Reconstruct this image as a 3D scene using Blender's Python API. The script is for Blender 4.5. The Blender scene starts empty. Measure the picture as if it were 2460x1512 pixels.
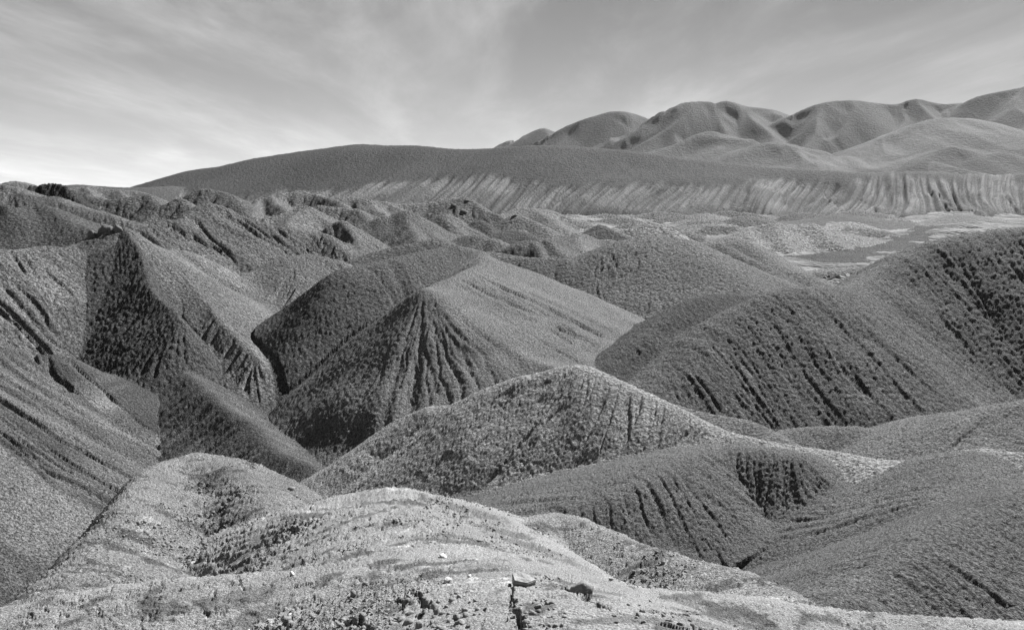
import bpy, math, random
import numpy as np
R = math.radians
sc = bpy.context.scene
COL = sc.collection

# ------------------------------------------------------------------ camera
PITCH = R(9.15)
F = 1856.0                                   # focal length in the picture's own pixels (2459 wide)
cam_d = bpy.data.cameras.new('camera'); cam = bpy.data.objects.new('camera', cam_d); COL.objects.link(cam)
cam.location = (0, 0, 0); cam.rotation_euler = (R(90) - PITCH, 0, 0)
cam_d.sensor_width = 36.0; cam_d.lens = 36.0 * F / 2459.0
cam_d.clip_start = 0.05; cam_d.clip_end = 60000
sc.camera = cam

# ------------------------------------------------------------------ sky, sun, exposure
SUN_AZ, SUN_EL = R(36), R(37)                # azimuth clockwise from the view direction (+y), to the right
world = bpy.data.worlds.new('World'); sc.world = world; world.use_nodes = True
wn, wl = world.node_tree.nodes, world.node_tree.links
wn.clear()
def N(nodes, typ, **kw):
    n = nodes.new(typ)
    for k, v in kw.items():
        if k.startswith('i_'): n.inputs[int(k[2:])].default_value = v
        else: setattr(n, k, v)
    return n
def M(nodes, links, op, a, b=None, clamp=False):
    n = nodes.new('ShaderNodeMath'); n.operation = op; n.use_clamp = clamp
    for i, v in enumerate((a, b)):
        if v is None: continue
        if isinstance(v, (int, float)): n.inputs[i].default_value = v
        else: links.new(v, n.inputs[i])
    return n.outputs[0]
def build_world():
    out = N(wn, 'ShaderNodeOutputWorld'); bg = N(wn, 'ShaderNodeBackground')
    sky = N(wn, 'ShaderNodeTexSky'); sky.sky_type = 'NISHITA'; sky.sun_disc = False
    sky.sun_elevation = SUN_EL; sky.sun_rotation = SUN_AZ; sky.altitude = 3200; sky.dust_density = 1.0; sky.air_density = 1.0
    bw = N(wn, 'ShaderNodeRGBToBW'); wl.new(sky.outputs[0], bw.inputs[0])      # black-and-white film
    tc = N(wn, 'ShaderNodeTexCoord'); sep = N(wn, 'ShaderNodeSeparateXYZ'); wl.new(tc.outputs['Generated'], sep.inputs[0])
    z = M(wn, wl, 'MAXIMUM', sep.outputs[2], 0.0)
    zz = M(wn, wl, 'ADD', z, 0.10)
    px = M(wn, wl, 'DIVIDE', sep.outputs[0], zz); py = M(wn, wl, 'DIVIDE', sep.outputs[1], zz)
    comb = N(wn, 'ShaderNodeCombineXYZ'); wl.new(px, comb.inputs[0]); wl.new(py, comb.inputs[1])
    def layer(rot, scl, nscale, detail, rough, dist, lo, hi, loc=(0, 0, 0)):
        mp = N(wn, 'ShaderNodeMapping'); mp.inputs['Rotation'].default_value = (0, 0, R(rot)); mp.inputs['Scale'].default_value = scl; mp.inputs['Location'].default_value = loc
        wl.new(comb.outputs[0], mp.inputs[0])
        nz = N(wn, 'ShaderNodeTexNoise'); nz.inputs['Scale'].default_value = nscale; nz.inputs['Detail'].default_value = detail
        nz.inputs['Roughness'].default_value = rough; nz.inputs['Distortion'].default_value = dist
        wl.new(mp.outputs[0], nz.inputs['Vector'])
        mr = N(wn, 'ShaderNodeMapRange'); mr.interpolation_type = 'SMOOTHSTEP'
        mr.inputs[1].default_value = lo; mr.inputs[2].default_value = hi
        wl.new(nz.outputs[0], mr.inputs[0]); return mr.outputs[0]
    a = layer(6, (1.5, 0.38, 1), 0.75, 8, 0.60, 0.35, 0.42, 0.80, (5.1, 1.7, 0))
    b = layer(-14, (1.3, 0.40, 1), 1.6, 9, 0.66, 0.4, 0.42, 0.85, (4.0, 2.0, 0))
    c = layer(10, (0.5, 0.9, 1), 0.30, 3, 0.5, 0.2, 0.30, 0.70, (2.0, 7.0, 0))
    cl = M(wn, wl, 'MULTIPLY', M(wn, wl, 'ADD', M(wn, wl, 'MULTIPLY', a, 0.7), M(wn, wl, 'MULTIPLY', b, 0.45)), M(wn, wl, 'ADD', M(wn, wl, 'MULTIPLY', c, 0.7), 0.36), True)
    # thin cirrus adds light in front of the clear sky
    base = M(wn, wl, 'MULTIPLY', bw.outputs[0], SKY_GAIN)
    gain = M(wn, wl, 'MULTIPLY', cl, CLOUD)
    veil = M(wn, wl, 'DIVIDE', VEIL, M(wn, wl, 'ADD', z, 0.09))           # haze deepens toward the horizon
    tot = M(wn, wl, 'ADD', M(wn, wl, 'ADD', base, gain), veil)
    wl.new(tot, bg.inputs[0]); bg.inputs[1].default_value = SKY_STR
    wl.new(bg.outputs[0], out.inputs[0])
SKY_STR, SKY_GAIN, CLOUD, VEIL = 0.05, 0.05, 3.2, 0.57
build_world()
sun_d = bpy.data.lights.new('sun', 'SUN'); sun = bpy.data.objects.new('sun', sun_d); COL.objects.link(sun)
sun_d.energy = 5.0; sun_d.angle = R(0.55); sun_d.color = (1, 1, 1)
sun.rotation_euler = (R(90) - SUN_EL, 0, -SUN_AZ + math.pi)   # lamp shines along its -Z
sun.location = (200, 200, 300)
sc.view_settings.view_transform = 'Standard'; sc.view_settings.look = 'None'
sc.view_settings.exposure = 1.44; sc.view_settings.gamma = 1.0
sc.cycles.max_bounces = 4; sc.cycles.diffuse_bounces = 2

# ------------------------------------------------------------------ numbers
TONE = 0.36
FINE = 1.0                                   # mesh density
f32 = np.float32
def at(X, Y, r):
    """a point r metres ahead of the eye, on the sight line of picture point X, Y"""
    a = (X - 1229.5) / F; b = (756 - Y) / F
    dy = math.cos(PITCH) + b * math.sin(PITCH); dz = -math.sin(PITCH) + b * math.cos(PITCH)
    return (a / dy * r, r, dz / dy * r)
rng = np.random.RandomState(7)
PERM = rng.permutation(256).astype(np.int32)
ANG = rng.rand(256) * 2 * np.pi
GX, GY = np.cos(ANG).astype(f32), np.sin(ANG).astype(f32)
def perlin(x, y, seed=0):
    xf = np.floor(x); yf = np.floor(y)
    u = (x - xf).astype(f32); v = (y - yf).astype(f32)
    xi = xf.astype(np.int32) + seed * 37; yi = yf.astype(np.int32) + seed * 91
    def g(ix, iy, dx, dy):
        h = PERM[(PERM[ix & 255] + iy) & 255]
        return GX[h] * dx + GY[h] * dy
    n00 = g(xi, yi, u, v); n10 = g(xi + 1, yi, u - 1, v); n01 = g(xi, yi + 1, u, v - 1); n11 = g(xi + 1, yi + 1, u - 1, v - 1)
    su = u * u * u * (u * (u * 6 - 15) + 10); sv = v * v * v * (v * (v * 6 - 15) + 10)
    a = n00 + su * (n10 - n00); b = n01 + su * (n11 - n01)
    return (a + sv * (b - a)) * 1.5
def sstep(a, b, x):
    t = np.clip((x - a) / (b - a), 0, 1); return t * t * (3 - 2 * t)

# ------------------------------------------------------------------ the hills: crest lines and slopes
HILLS = []                                    # dicts
def catmull(P, n):
    P = np.array(P, float)
    if len(P) < 3: 
        t = np.linspace(0, 1, n + 1)[:, None]; return P[0] * (1 - t) + P[-1] * t
    Q = np.vstack([2 * P[0] - P[1], P, 2 * P[-1] - P[-2]]); out = []
    for i in range(1, len(Q) - 2):
        p0, p1, p2, p3 = Q[i - 1], Q[i], Q[i + 1], Q[i + 2]
        for t in np.linspace(0, 1, n, endpoint=False):
            out.append(0.5 * (2 * p1 + (p2 - p0) * t + (2 * p0 - 5 * p1 + 4 * p2 - p3) * t * t + (3 * p1 - p0 - 3 * p2 + p3) * t ** 3))
    out.append(P[-1]); return np.array(out)
def crest(pts, S=0.6, SR=None, w=None, n=3):
    """a crest line of picture points with their distances; S the slope on its left (far) side, SR on its right (near) side"""
    P = catmull([at(*p) for p in pts], n)
    r = np.mean([p[2] for p in pts])
    return dict(P=P, SL=S, SR=S if SR is None else SR, w=w if w is not None else 0.012 * r)
def spurs(pts, step, seed, base=40.0, slope=0.40, S=0.62, w=4.0, sub=True, minh=40.0, minl=60.0, P=None):
    """side ridges running down from a crest toward the plain"""
    P = catmull([at(*p) for p in pts], 4) if P is None else P; rr = random.Random(seed); out = []
    L = np.concatenate([[0], np.cumsum(np.hypot(*np.diff(P[:, :2], axis=0).T))]); s_ = rr.uniform(0.2, 0.6) * step
    def ridge(p0, ang, sl, frac):
        ln = max((p0[2] - base) / sl * frac, minl); n_ = 5; q_ = []
        for i in range(n_):
            t = i / (n_ - 1); a_ = ang + rr.uniform(-0.16, 0.16)
            d_ = ln * t
            q_.append((p0[0] + math.sin(a_) * d_, p0[1] - math.cos(a_) * d_, p0[2] - 0.1 * minl * 0.6 - sl * d_ * (1.12 - 0.12 * t)))
        out.append(dict(P=catmull(q_, 2), SL=S, SR=S, w=w)); return q_
    while s_ < L[-1]:
        p0 = [np.interp(s_, L, P[:, k]) for k in range(3)]
        if p0[2] > base + minh:
            q_ = ridge(p0, rr.uniform(-0.75, 0.75), slope * rr.uniform(0.85, 1.15), rr.uniform(0.75, 1.0))
            if sub:
                for sg in (-1, 1):
                    k = rr.choice([1, 2, 3]); ridge(q_[k], sg * rr.uniform(0.6, 1.1), slope * 1.2, rr.uniform(0.6, 0.95))
        s_ += step * rr.uniform(0.65, 1.4)
    return out
def hill(name, label, spines, tone=0.30, rough=0.16, rill=(), kin=None, cat=None, mat='mid', style=None, shear=0.0, flute=None, dim=1.0):
    if flute:                                  # buttresses down the near face
        spines = spines + spurs(None, flute, len(HILLS), base=-14.5, slope=0.42, S=0.95, w=0.4, sub=False, minh=3.0, minl=3.0, P=spines[0]['P'])
    HILLS.append(dict(name=name, label=label, spines=spines, tone=tone, rough=rough, rill=list(rill) + [(1.0, 0.0)] * (3 - len(rill)), kin=kin, cat=cat, mat=mat, style=style, shear=shear, dim=dim))

# --- the ground at the viewer's feet and the mounds next to it
hill('foreground_hilltop', 'pale cracked crusty clay hilltop filling the bottom edge', [
    crest([(1500, 1700, 2.0), (1230, 1512, 2.9), (1020, 1385, 4.3), (960, 1292, 6.1), (930, 1212, 8.4)], 0.95, 0.95, 1.6),
    crest([(925, 1190, 9.0), (1010, 1200, 8.8), (1110, 1218, 8.3), (1200, 1258, 7.4), (1290, 1322, 6.2), (1390, 1392, 5.1)], 1.1, 0.5, 0.4),
    crest([(925, 1190, 9.0), (860, 1196, 9.0), (800, 1212, 8.8), (740, 1245, 8.2)], 1.0, 0.5, 0.4),
    crest([(-700, 1560, 4.6), (-150, 1500, 4.3), (30, 1472, 4.2), (400, 1406, 4.35), (760, 1386, 4.4), (1020, 1378, 4.4)], 0.9, 0.12, 0.3),
    crest([(1390, 1412, 5.0), (1700, 1445, 4.9), (1990, 1472, 4.9), (2200, 1492, 4.8), (2459, 1512, 4.7), (2900, 1545, 4.6)], 0.95, 0.14, 0.3),
], tone=0.56, rough=0.20, kin=0.2, mat='near', style='fore')
hill('clay_mound', 'rounded clod-covered clay mound at lower left, in front of the grooved wall', [
    crest([(660, 1240, 10.0), (580, 1150, 12.2), (510, 1112, 13.2)], 0.95, 0.95, 0.6),
    crest([(470, 1098, 13.8), (390, 1110, 13.0), (325, 1160, 11.3), (250, 1258, 8.9), (140, 1378, 6.3), (35, 1468, 4.4)], 0.7, 1.5, 0.3),
    crest([(470, 1098, 13.8), (560, 1104, 13.8), (650, 1140, 13.2), (730, 1186, 12.4), (800, 1220, 11.8)], 1.2, 0.7, 0.4),
], tone=0.50, rough=0.26, kin=0.3, mat='near', style='mound')
hill('clay_mound', 'low pale clay mound running down to the right, behind the foreground hilltop', [
    crest([(1250, 1252, 11.2), (1320, 1238, 11.8), (1390, 1246, 11.6), (1440, 1272, 11.0), (1520, 1306, 10.2), (1650, 1348, 9.0), (1750, 1376, 8.2), (1850, 1416, 7.4), (1930, 1460, 6.6), (2100, 1510, 5.9)], 1.1, 0.5, 0.4),
], tone=0.58, rough=0.17, kin=0.3, mat='near', style='mound')
hill('hill', 'dark clod-textured slope rising at the lower right corner', [
    crest([(1960, 1475, 11.5), (2080, 1395, 13), (2200, 1316, 14.2), (2320, 1250, 15.6), (2459, 1180, 17.2), (2700, 1100, 20), (3100, 1060, 22)], 0.75, 0.42, 0.5),
], tone=0.27, rough=0.25, rill=[(0.7, 0.08), (0.2, 0.22)], mat='near', shear=0.0)

# --- near hills, 20 to 60 m
hill('hill', 'nearest rounded hill with a pale bulging crest in the middle', [
    crest([(845, 1165, 50), (930, 1075, 45), (1020, 986, 42), (1100, 970, 41), (1180, 936, 40), (1240, 907, 39.4), (1310, 890, 39), (1350, 881, 38.6), (1400, 878, 38.2), (1440, 890, 37.5),
           (1520, 930, 36), (1620, 975, 34.5), (1700, 1012, 33), (1780, 1042, 31.5), (1900, 1070, 30), (2000, 1086, 28.8), (2100, 1101, 27.6), (2200, 1105, 26.6), (2290, 1096, 26), (2345, 1081, 25.8), (2400, 1082, 25.6), (2459, 1092, 25.2), (2700, 1100, 24)], 1.0, 0.58, 0.7),
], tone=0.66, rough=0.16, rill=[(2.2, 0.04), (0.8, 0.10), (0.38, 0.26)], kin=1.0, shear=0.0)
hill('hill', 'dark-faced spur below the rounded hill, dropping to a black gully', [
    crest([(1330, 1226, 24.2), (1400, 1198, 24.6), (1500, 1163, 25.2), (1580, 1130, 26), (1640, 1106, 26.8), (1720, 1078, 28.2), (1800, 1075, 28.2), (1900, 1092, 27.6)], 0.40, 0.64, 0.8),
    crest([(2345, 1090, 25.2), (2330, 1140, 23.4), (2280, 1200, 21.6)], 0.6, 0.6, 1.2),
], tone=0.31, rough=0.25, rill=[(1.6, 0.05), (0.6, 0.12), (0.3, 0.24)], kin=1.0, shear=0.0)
hill('hill', 'low dark shoulder between the rounded hill and the big right-hand hill', [
    crest([(1890, 1052, 48), (1950, 1028, 48), (2040, 1024, 47.5), (2100, 1032, 47), (2180, 1027, 46), (2300, 1000, 45), (2400, 976, 44), (2459, 964, 43.5), (2700, 930, 42)], 0.5, 0.32, 0.7),
], tone=0.36, rough=0.26, rill=[(2.5, 0.08), (0.5, 0.2)], kin=1.0)
hill('hill', 'bright thin rib along the right flank of the rounded hill', [
    crest([(1590, 962, 39), (1660, 985, 38), (1720, 1000, 37), (1780, 1010, 36), (1830, 1030, 35), (1900, 1066, 33)], 0.8, 0.4, 0.25),
], tone=0.36, rough=0.12, rill=[(1.2, 0.12)])

# --- the big right-hand hill and what stands beside it
hill('hill', 'largest dark hill at right with rilled front face', [
    crest([(1520, 935, 58), (1560, 905, 59.5), (1630, 850, 62.5), (1700, 792, 66), (1780, 745, 69), (1850, 706, 71.5), (1900, 690, 73), (1945, 688, 74), (1990, 690, 76), (2050, 680, 80), (2110, 650, 84), (2170, 610, 87.5), (2230, 581, 90), (2300, 563, 91), (2380, 552, 92), (2459, 546, 92.5), (2700, 530, 94)], 0.8, 0.70, 2.2),
], tone=0.27, rough=0.22, rill=[(4.0, 0.03), (1.4, 0.08), (0.7, 0.17)], kin=3.0)
hill('hill', 'small dark hill tucked behind the left flank of the largest right hill', [
    crest([(1400, 905, 60), (1430, 881, 61.5), (1500, 831, 65), (1560, 787, 68.5), (1620, 747, 72), (1680, 716, 75), (1740, 707, 77.5), (1800, 711, 79), (1850, 722, 79)], 0.6, 0.62, 1.3),
], tone=0.17, rough=0.24, rill=[(3.0, 0.06), (0.9, 0.2)])
hill('hill', 'broad dome with pale ridge line, right of the central pyramid hill', [
    crest([(1440, 602, 118), (1497, 576, 121), (1533, 570, 122), (1569, 568, 122), (1605, 570, 122), (1631, 575, 121), (1660, 600, 117), (1701, 630, 112), (1749, 659, 107), (1797, 689, 101), (1835, 718, 97), (1880, 760, 92)], 0.62, 0.42, 3.0),
    crest([(1640, 590, 119), (1630, 640, 111), (1580, 690, 105)], 0.4, 0.5, 3.0),
], tone=0.32, rough=0.22, rill=[(5, 0.05), (1.8, 0.08), (1.1, 0.18)], kin=2.0)
hill('hill', 'dark flank descending right behind the broad dome', [
    crest([(1680, 596, 132), (1722, 584, 134), (1742, 588, 133), (1773, 609, 129), (1821, 631, 125), (1854, 659, 120), (1886, 688, 116), (1930, 730, 110)], 0.6, 0.65, 1.2),
], tone=0.25, rough=0.25, rill=[(3, 0.08)])
hill('hill', 'smooth pale shoulder behind the dark flank', [
    crest([(1670, 590, 146), (1718, 574, 150), (1749, 568, 151), (1780, 578, 149), (1833, 611, 143), (1871, 636, 139), (1910, 652, 136)], 0.5, 0.5, 2.0),
], tone=0.40, rough=0.08, rill=[(3, 0.05)])
hill('bank', 'pale eroded stream bank with shadowed cut face, left of the largest right hill', [
    crest([(1830, 640, 140), (1870, 652, 139), (1905, 664, 137), (1935, 658, 138), (1990, 650, 140), (2050, 643, 142), (2120, 640, 142)], 0.12, 0.9, 0.6),
], tone=0.42, rough=0.15, rill=[(1.2, 0.2)])

# --- the central pyramid
hill('hill', 'central pyramid hill with dark left face and bright fluted right face', [
    crest([(1090, 589, 90), (1140, 600, 88), (1172, 622, 83)], 0.8, 0.6, 0.8),
    crest([(1172, 622, 83), (1150, 640, 78.5), (1105, 660, 73.5), (1060, 680, 69.5), (1022, 700, 66)], 0.40, 0.77, 0.6),
    crest([(1022, 700, 66), (1060, 725, 64.8), (1100, 756, 63.5), (1180, 818, 60.8), (1250, 860, 58.8), (1320, 880, 57.2), (1400, 893, 56)], 0.38, 0.79, 0.35),
    crest([(1172, 622, 83), (1250, 652, 83.5), (1330, 690, 83), (1400, 717, 82), (1470, 756, 79), (1540, 798, 75), (1600, 850, 70)], 0.8, 0.42, 0.6),
], tone=0.39, rough=0.16, rill=[(2.2, 0.14), (1.0, 0.22), (0.55, 0.16)], kin=1.2, dim=0.4)
hill('hill', 'grey rounded ridge on the left of the central pyramid', [
    crest([(825, 652, 78), (860, 638, 79), (900, 628, 80.5), (980, 611, 83.5), (1060, 596, 88), (1100, 589, 90)], 0.75, 0.68, 1.3),
    crest([(830, 655, 78), (770, 720, 74), (720, 790, 70.5)], 0.72, 0.70, 1.2),
], tone=0.24, rough=0.16, rill=[(4, 0.08), (1.2, 0.14)], kin=1.5)
hill('hill', 'low dim dome just behind the crest of the grey rounded ridge', [
    crest([(830, 632, 126), (885, 611, 127), (933, 598, 128), (981, 586, 129), (1017, 577, 130), (1048, 574, 130), (1077, 586, 128), (1110, 600, 126)], 0.6, 0.5, 1.5),
], tone=0.29, rough=0.16)
hill('hill', 'low saddle ridge with dim face, right of the central pyramid summit', [
    crest([(1180, 604, 118), (1211, 608, 118), (1254, 616, 117), (1293, 619, 116), (1336, 619, 116), (1362, 624, 115), (1390, 650, 112)], 0.5, 0.5, 1.0),
], tone=0.30, rough=0.18, rill=[(3, 0.08)])

# --- the grooved wall on the left
hill('hillside', 'tall grooved hillside on the left with parallel pale gullies', [
    crest([(-500, 575, 58), (-200, 592, 65), (0, 598, 70), (60, 597, 71.5), (110, 589, 73.5), (150, 595, 74.5), (180, 586, 76), (214, 569, 77.5), (244, 553, 78.5), (266, 545, 79), (292, 547, 80), (320, 563, 82), (380, 597, 85), (420, 599, 87), (460, 605, 89), (530, 650, 90), (580, 656, 92), (620, 646, 94), (680, 621, 97), (740, 611, 99), (800, 622, 100), (840, 645, 99)], 0.6, 0.72, 0.8),
    crest([(390, 600, 85), (440, 662, 79), (510, 748, 73), (560, 803, 69.5), (612, 856, 66.5)], 0.80, 0.62, 0.3),
    crest([(690, 622, 97), (720, 680, 92), (745, 740, 87)], 0.5, 0.5, 1.0),
], tone=0.33, rough=0.11, rill=[(3.2, 0.07), (1.4, 0.28), (0.6, 0.28)], kin=1.2, style='wall', shear=0.1)
hill('rock_rib', 'dark craggy rock rib standing out of the grooved hillside', [
    crest([(256, 544, 79), (286, 546, 79), (305, 570, 77.5), (322, 596, 76), (345, 654, 72.5), (378, 705, 69.5), (430, 768, 65.5)], 1.5, 0.60, 0.15),
    crest([(182, 590, 75.5), (214, 570, 77), (244, 552, 78.2), (262, 544, 78.8)], 0.9, 0.80, 0.3),
], tone=0.20, rough=0.22, rill=[(2.2, 0.10), (0.8, 0.15)], kin=0.4, cat='rock', style='rib')
hill('hillside', 'lower spur of the grooved wall, ending in a gully at its right', [
    crest([(-400, 845, 46), (0, 838, 55), (60, 850, 56), (150, 858, 57.5), (250, 906, 59), (330, 936, 59.5), (400, 912, 61), (435, 890, 62), (470, 912, 60), (520, 960, 56.5), (600, 1022, 52), (680, 1090, 47), (760, 1132, 44), (840, 1172, 41)], 0.72, 0.56, 0.5),
], tone=0.21, rough=0.10, rill=[(2.6, 0.07), (1.2, 0.28), (0.5, 0.28)], kin=0.6, style='wall', shear=0.0)

# --- left background
hill('hillside', 'strata-striped slope descending from the left edge', [
    crest([(-300, 420, 172), (0, 444, 160), (20, 450, 158), (50, 459, 156), (80, 469, 153), (96, 474, 152), (112, 471, 152), (128, 472, 151), (144, 479, 149), (180, 495, 144), (220, 505, 140), (260, 514, 136), (300, 527, 132), (340, 540, 128)], 0.4, 0.50, 0.8),
], tone=0.36, rough=0.14, rill=[(5, 0.11), (1.6, 0.11)], style='strata')
hill('hill', 'dark smooth hill face at the left edge below the striped slope', [
    crest([(28, 525, 118), (44, 511, 121), (60, 500, 123), (72, 493, 125), (100, 490, 126), (112, 495, 125), (140, 513, 122), (170, 533, 119), (200, 545, 117), (226, 556, 115), (260, 580, 112)], 0.5, 0.55, 0.8),
    crest([(-200, 470, 128), (0, 488, 122), (30, 506, 119)], 0.6, 0.6, 0.6),
], tone=0.21, rough=0.12, rill=[(4, 0.08)], kin=1.0)
hill('rock_outcrop', 'jagged dark rock outcrop on the left skyline', [
    crest([(66, 462, 196), (76, 451, 198), (86, 445, 199), (100, 447, 200), (116, 440, 200), (140, 441, 200), (156, 446, 199), (170, 460, 197)], 0.9, 0.75, 0.3),
], tone=0.13, rough=0.35, rill=[(3, 0.20)], cat='rock')
hill('hill', 'faint knob on the far left skyline', [
    crest([(-200, 436, 330), (0, 440, 330), (26, 441, 330), (36, 436, 331), (48, 435, 332), (62, 438, 331), (80, 445, 330), (110, 450, 328)], 0.5, 0.5, 2),
], tone=0.30, rough=0.10, rill=[(9, 0.14)])
hill('hill', 'low far rise on the skyline between rock outcrop and long dark ridge', [
    crest([(140, 447, 560), (185, 443, 560), (230, 446, 555), (300, 450, 550), (360, 449, 560), (400, 446, 570)], 0.3, 0.25, 4),
], tone=0.19, rough=0.05)
hill('hill', 'pale crumpled badland hill under the far left skyline', [
    crest([(150, 452, 300), (205, 447, 305), (250, 452, 300), (285, 455, 300), (320, 457, 296), (350, 466, 290)], 0.5, 0.5, 1.5),
    crest([(205, 448, 304), (215, 465, 285), (245, 475, 270)], 0.6, 0.6, 1.0),
    crest([(285, 456, 299), (300, 470, 280)], 0.6, 0.6, 1.0),
], flute=14, tone=0.38, rough=0.10, rill=[(7, 0.20), (2.5, 0.14)], kin=1)
hill('hill', 'fluted dark-and-pale badland face left of the small sharp peak', [
    crest([(250, 480, 205), (295, 475, 206), (326, 470, 207), (348, 470, 207), (358, 465, 208), (370, 478, 205), (385, 488, 202), (420, 490, 205)], 0.6, 0.62, 0.8),
], flute=9, tone=0.30, rough=0.12, rill=[(5, 0.30), (2, 0.14)])
hill('hill', 'small sharp badland peak with dark left side', [
    crest([(340, 535, 178), (374, 507, 181), (410, 487, 184), (426, 474, 185), (437, 483, 184), (449, 492, 182), (461, 503, 180), (490, 520, 176)], 0.6, 0.65, 0.5),
], flute=7, tone=0.31, rough=0.13, rill=[(4, 0.24), (1.5, 0.14)])
hill('hill', 'fluted hump above the small sharp peak', [
    crest([(440, 478, 240), (463, 468, 242), (477, 459, 243), (487, 453, 244), (504, 453, 244), (535, 460, 243), (557, 471, 240), (581, 497, 234), (600, 515, 230)], 0.6, 0.6, 1.2),
], flute=8, tone=0.29, rough=0.10, rill=[(5, 0.27), (2, 0.14)])
hill('hillside', 'long obliquely striped slope in the left middle distance', [
    crest([(315, 548, 120), (360, 541, 122), (396, 527, 125), (432, 528, 126), (453, 514, 129), (475, 497, 132), (497, 488, 134), (522, 491, 135), (554, 507, 135), (612, 528, 136), (666, 541, 137), (705, 548, 138), (741, 553, 139), (780, 562, 139), (830, 600, 134)], 0.6, 0.60, 0.8),
], tone=0.31, rough=0.13, rill=[(3.4, 0.24), (1.5, 0.24), (0.7, 0.14)], kin=1.0, style='stripe', shear=0.25)
hill('hill', 'ruffled pale-crested badland ridge below the long dark ridge', [
    crest([(575, 490, 252), (590, 483, 254), (619, 478, 256), (655, 470, 258), (679, 462, 260), (698, 461, 261), (717, 457, 262), (739, 461, 262), (763, 466, 262), (794, 475, 262), (820, 473, 264), (850, 473, 266), (885, 477, 266)], 0.5, 0.6, 1.0),
    crest([(655, 471, 257), (665, 490, 238), (690, 505, 225)], 0.7, 0.7, 0.8),
    crest([(763, 467, 260), (800, 478, 250), (823, 487, 240), (832, 496, 232)], 0.7, 0.7, 0.8),
    crest([(620, 479, 255), (610, 500, 236), (600, 515, 222)], 0.7, 0.7, 0.8),
], flute=10, tone=0.38, rough=0.10, rill=[(6, 0.30), (2.4, 0.14)], kin=1.0)
hill('hill', 'pale winding ridge running toward the black-capped hill', [
    crest([(850, 474, 285), (902, 481, 280), (926, 484, 278), (964, 489, 275), (1019, 487, 275), (1063, 480, 276), (1090, 472, 278)], 0.4, 0.5, 1.0),
    crest([(926, 485, 277), (960, 500, 255), (985, 515, 238)], 0.6, 0.6, 0.8),
    crest([(870, 480, 280), (905, 500, 250), (925, 512, 238)], 0.6, 0.6, 0.8),
], flute=14, tone=0.43, rough=0.08, rill=[(6, 0.24), (2.4, 0.11)], kin=1.0)
hill('hill', 'fluted badland step in front of the ruffled ridge', [
    crest([(765, 492, 216), (799, 496, 216), (835, 500, 215), (856, 502, 214), (871, 514, 210), (890, 530, 205)], 0.5, 0.65, 0.6),
], flute=8, tone=0.36, rough=0.10, rill=[(4, 0.30), (1.6, 0.14)])
hill('hill', 'tilted pale wedge-shaped ridge above the striped slope', [
    crest([(640, 522, 170), (650, 519, 171), (679, 513, 173), (708, 502, 176), (732, 493, 178), (744, 504, 176), (763, 516, 173), (789, 534, 168), (830, 570, 160)], 0.5, 0.55, 0.5),
    crest([(738, 500, 176), (705, 520, 165), (690, 540, 156)], 0.5, 0.5, 0.6),
], flute=9, tone=0.38, rough=0.12, rill=[(4, 0.16), (1.5, 0.11)], kin=0.6)
hill('hill', 'narrow hooked knob right of the wedge-shaped ridge', [
    crest([(790, 545, 148), (796, 540, 149), (811, 531, 150), (825, 528, 150), (837, 538, 149), (848, 568, 144), (858, 595, 140)], 0.7, 0.7, 0.5),
], tone=0.35, rough=0.12, rill=[(2.5, 0.20)])
hill('hill', 'fluted hill with dark rounded gullies, left of the black-capped hill', [
    crest([(840, 552, 160), (871, 539, 162), (909, 523, 164), (926, 518, 165), (945, 518, 166), (964, 508, 167), (976, 507, 167), (991, 514, 166), (1010, 533, 163), (1039, 562, 158), (1063, 577, 154)], 0.55, 0.62, 0.8),
    crest([(976, 508, 166), (985, 545, 158), (1000, 575, 150)], 0.6, 0.6, 0.8),
], flute=7, tone=0.31, rough=0.08, rill=[(5.5, 0.30), (1.8, 0.08)], kin=1.0)
hill('hill', 'cone with dim left side beside the black-capped hill', [
    crest([(1025, 530, 182), (1053, 516, 184), (1065, 514, 185), (1080, 517, 184), (1100, 530, 181), (1125, 546, 177), (1161, 566, 171)], 0.6, 0.6, 0.8),
    crest([(1065, 515, 184), (1085, 540, 176), (1110, 565, 168)], 0.5, 0.6, 0.8),
], tone=0.34, rough=0.08, rill=[(4, 0.16)], kin=1.0)
hill('hill', 'hill capped with black rocks in the centre distance', [
    crest([(1031, 510, 212), (1063, 489, 216), (1084, 482, 217), (1101, 478, 218), (1115, 472, 219), (1130, 481, 218), (1149, 493, 215), (1166, 505, 212), (1197, 517, 208), (1226, 541, 202), (1293, 572, 192)], 0.6, 0.55, 0.8),
], flute=10, tone=0.31, rough=0.08, rill=[(4, 0.16), (1.5, 0.08)])
hill('hill', 'small dark round dome right of the black-capped hill', [
    crest([(1150, 530, 180), (1154, 527, 181), (1160, 527, 181), (1170, 540, 178), (1178, 555, 175)], 0.75, 0.75, 1.0),
], tone=0.20, rough=0.06)
hill('hill', 'low dark smooth dome below the small round dome', [
    crest([(1190, 567, 166), (1210, 557, 168), (1233, 553, 169), (1260, 558, 168), (1298, 575, 164)], 0.5, 0.55, 2.0),
], tone=0.19, rough=0.06)
hill('hill', 'pale slope with a tiny black boulder on top', [
    crest([(1232, 519, 200), (1240, 517, 200), (1259, 524, 199), (1288, 536, 196), (1303, 550, 192), (1318, 566, 187)], 0.5, 0.5, 1.0),
], tone=0.36, rough=0.08, rill=[(4, 0.11)])
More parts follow.
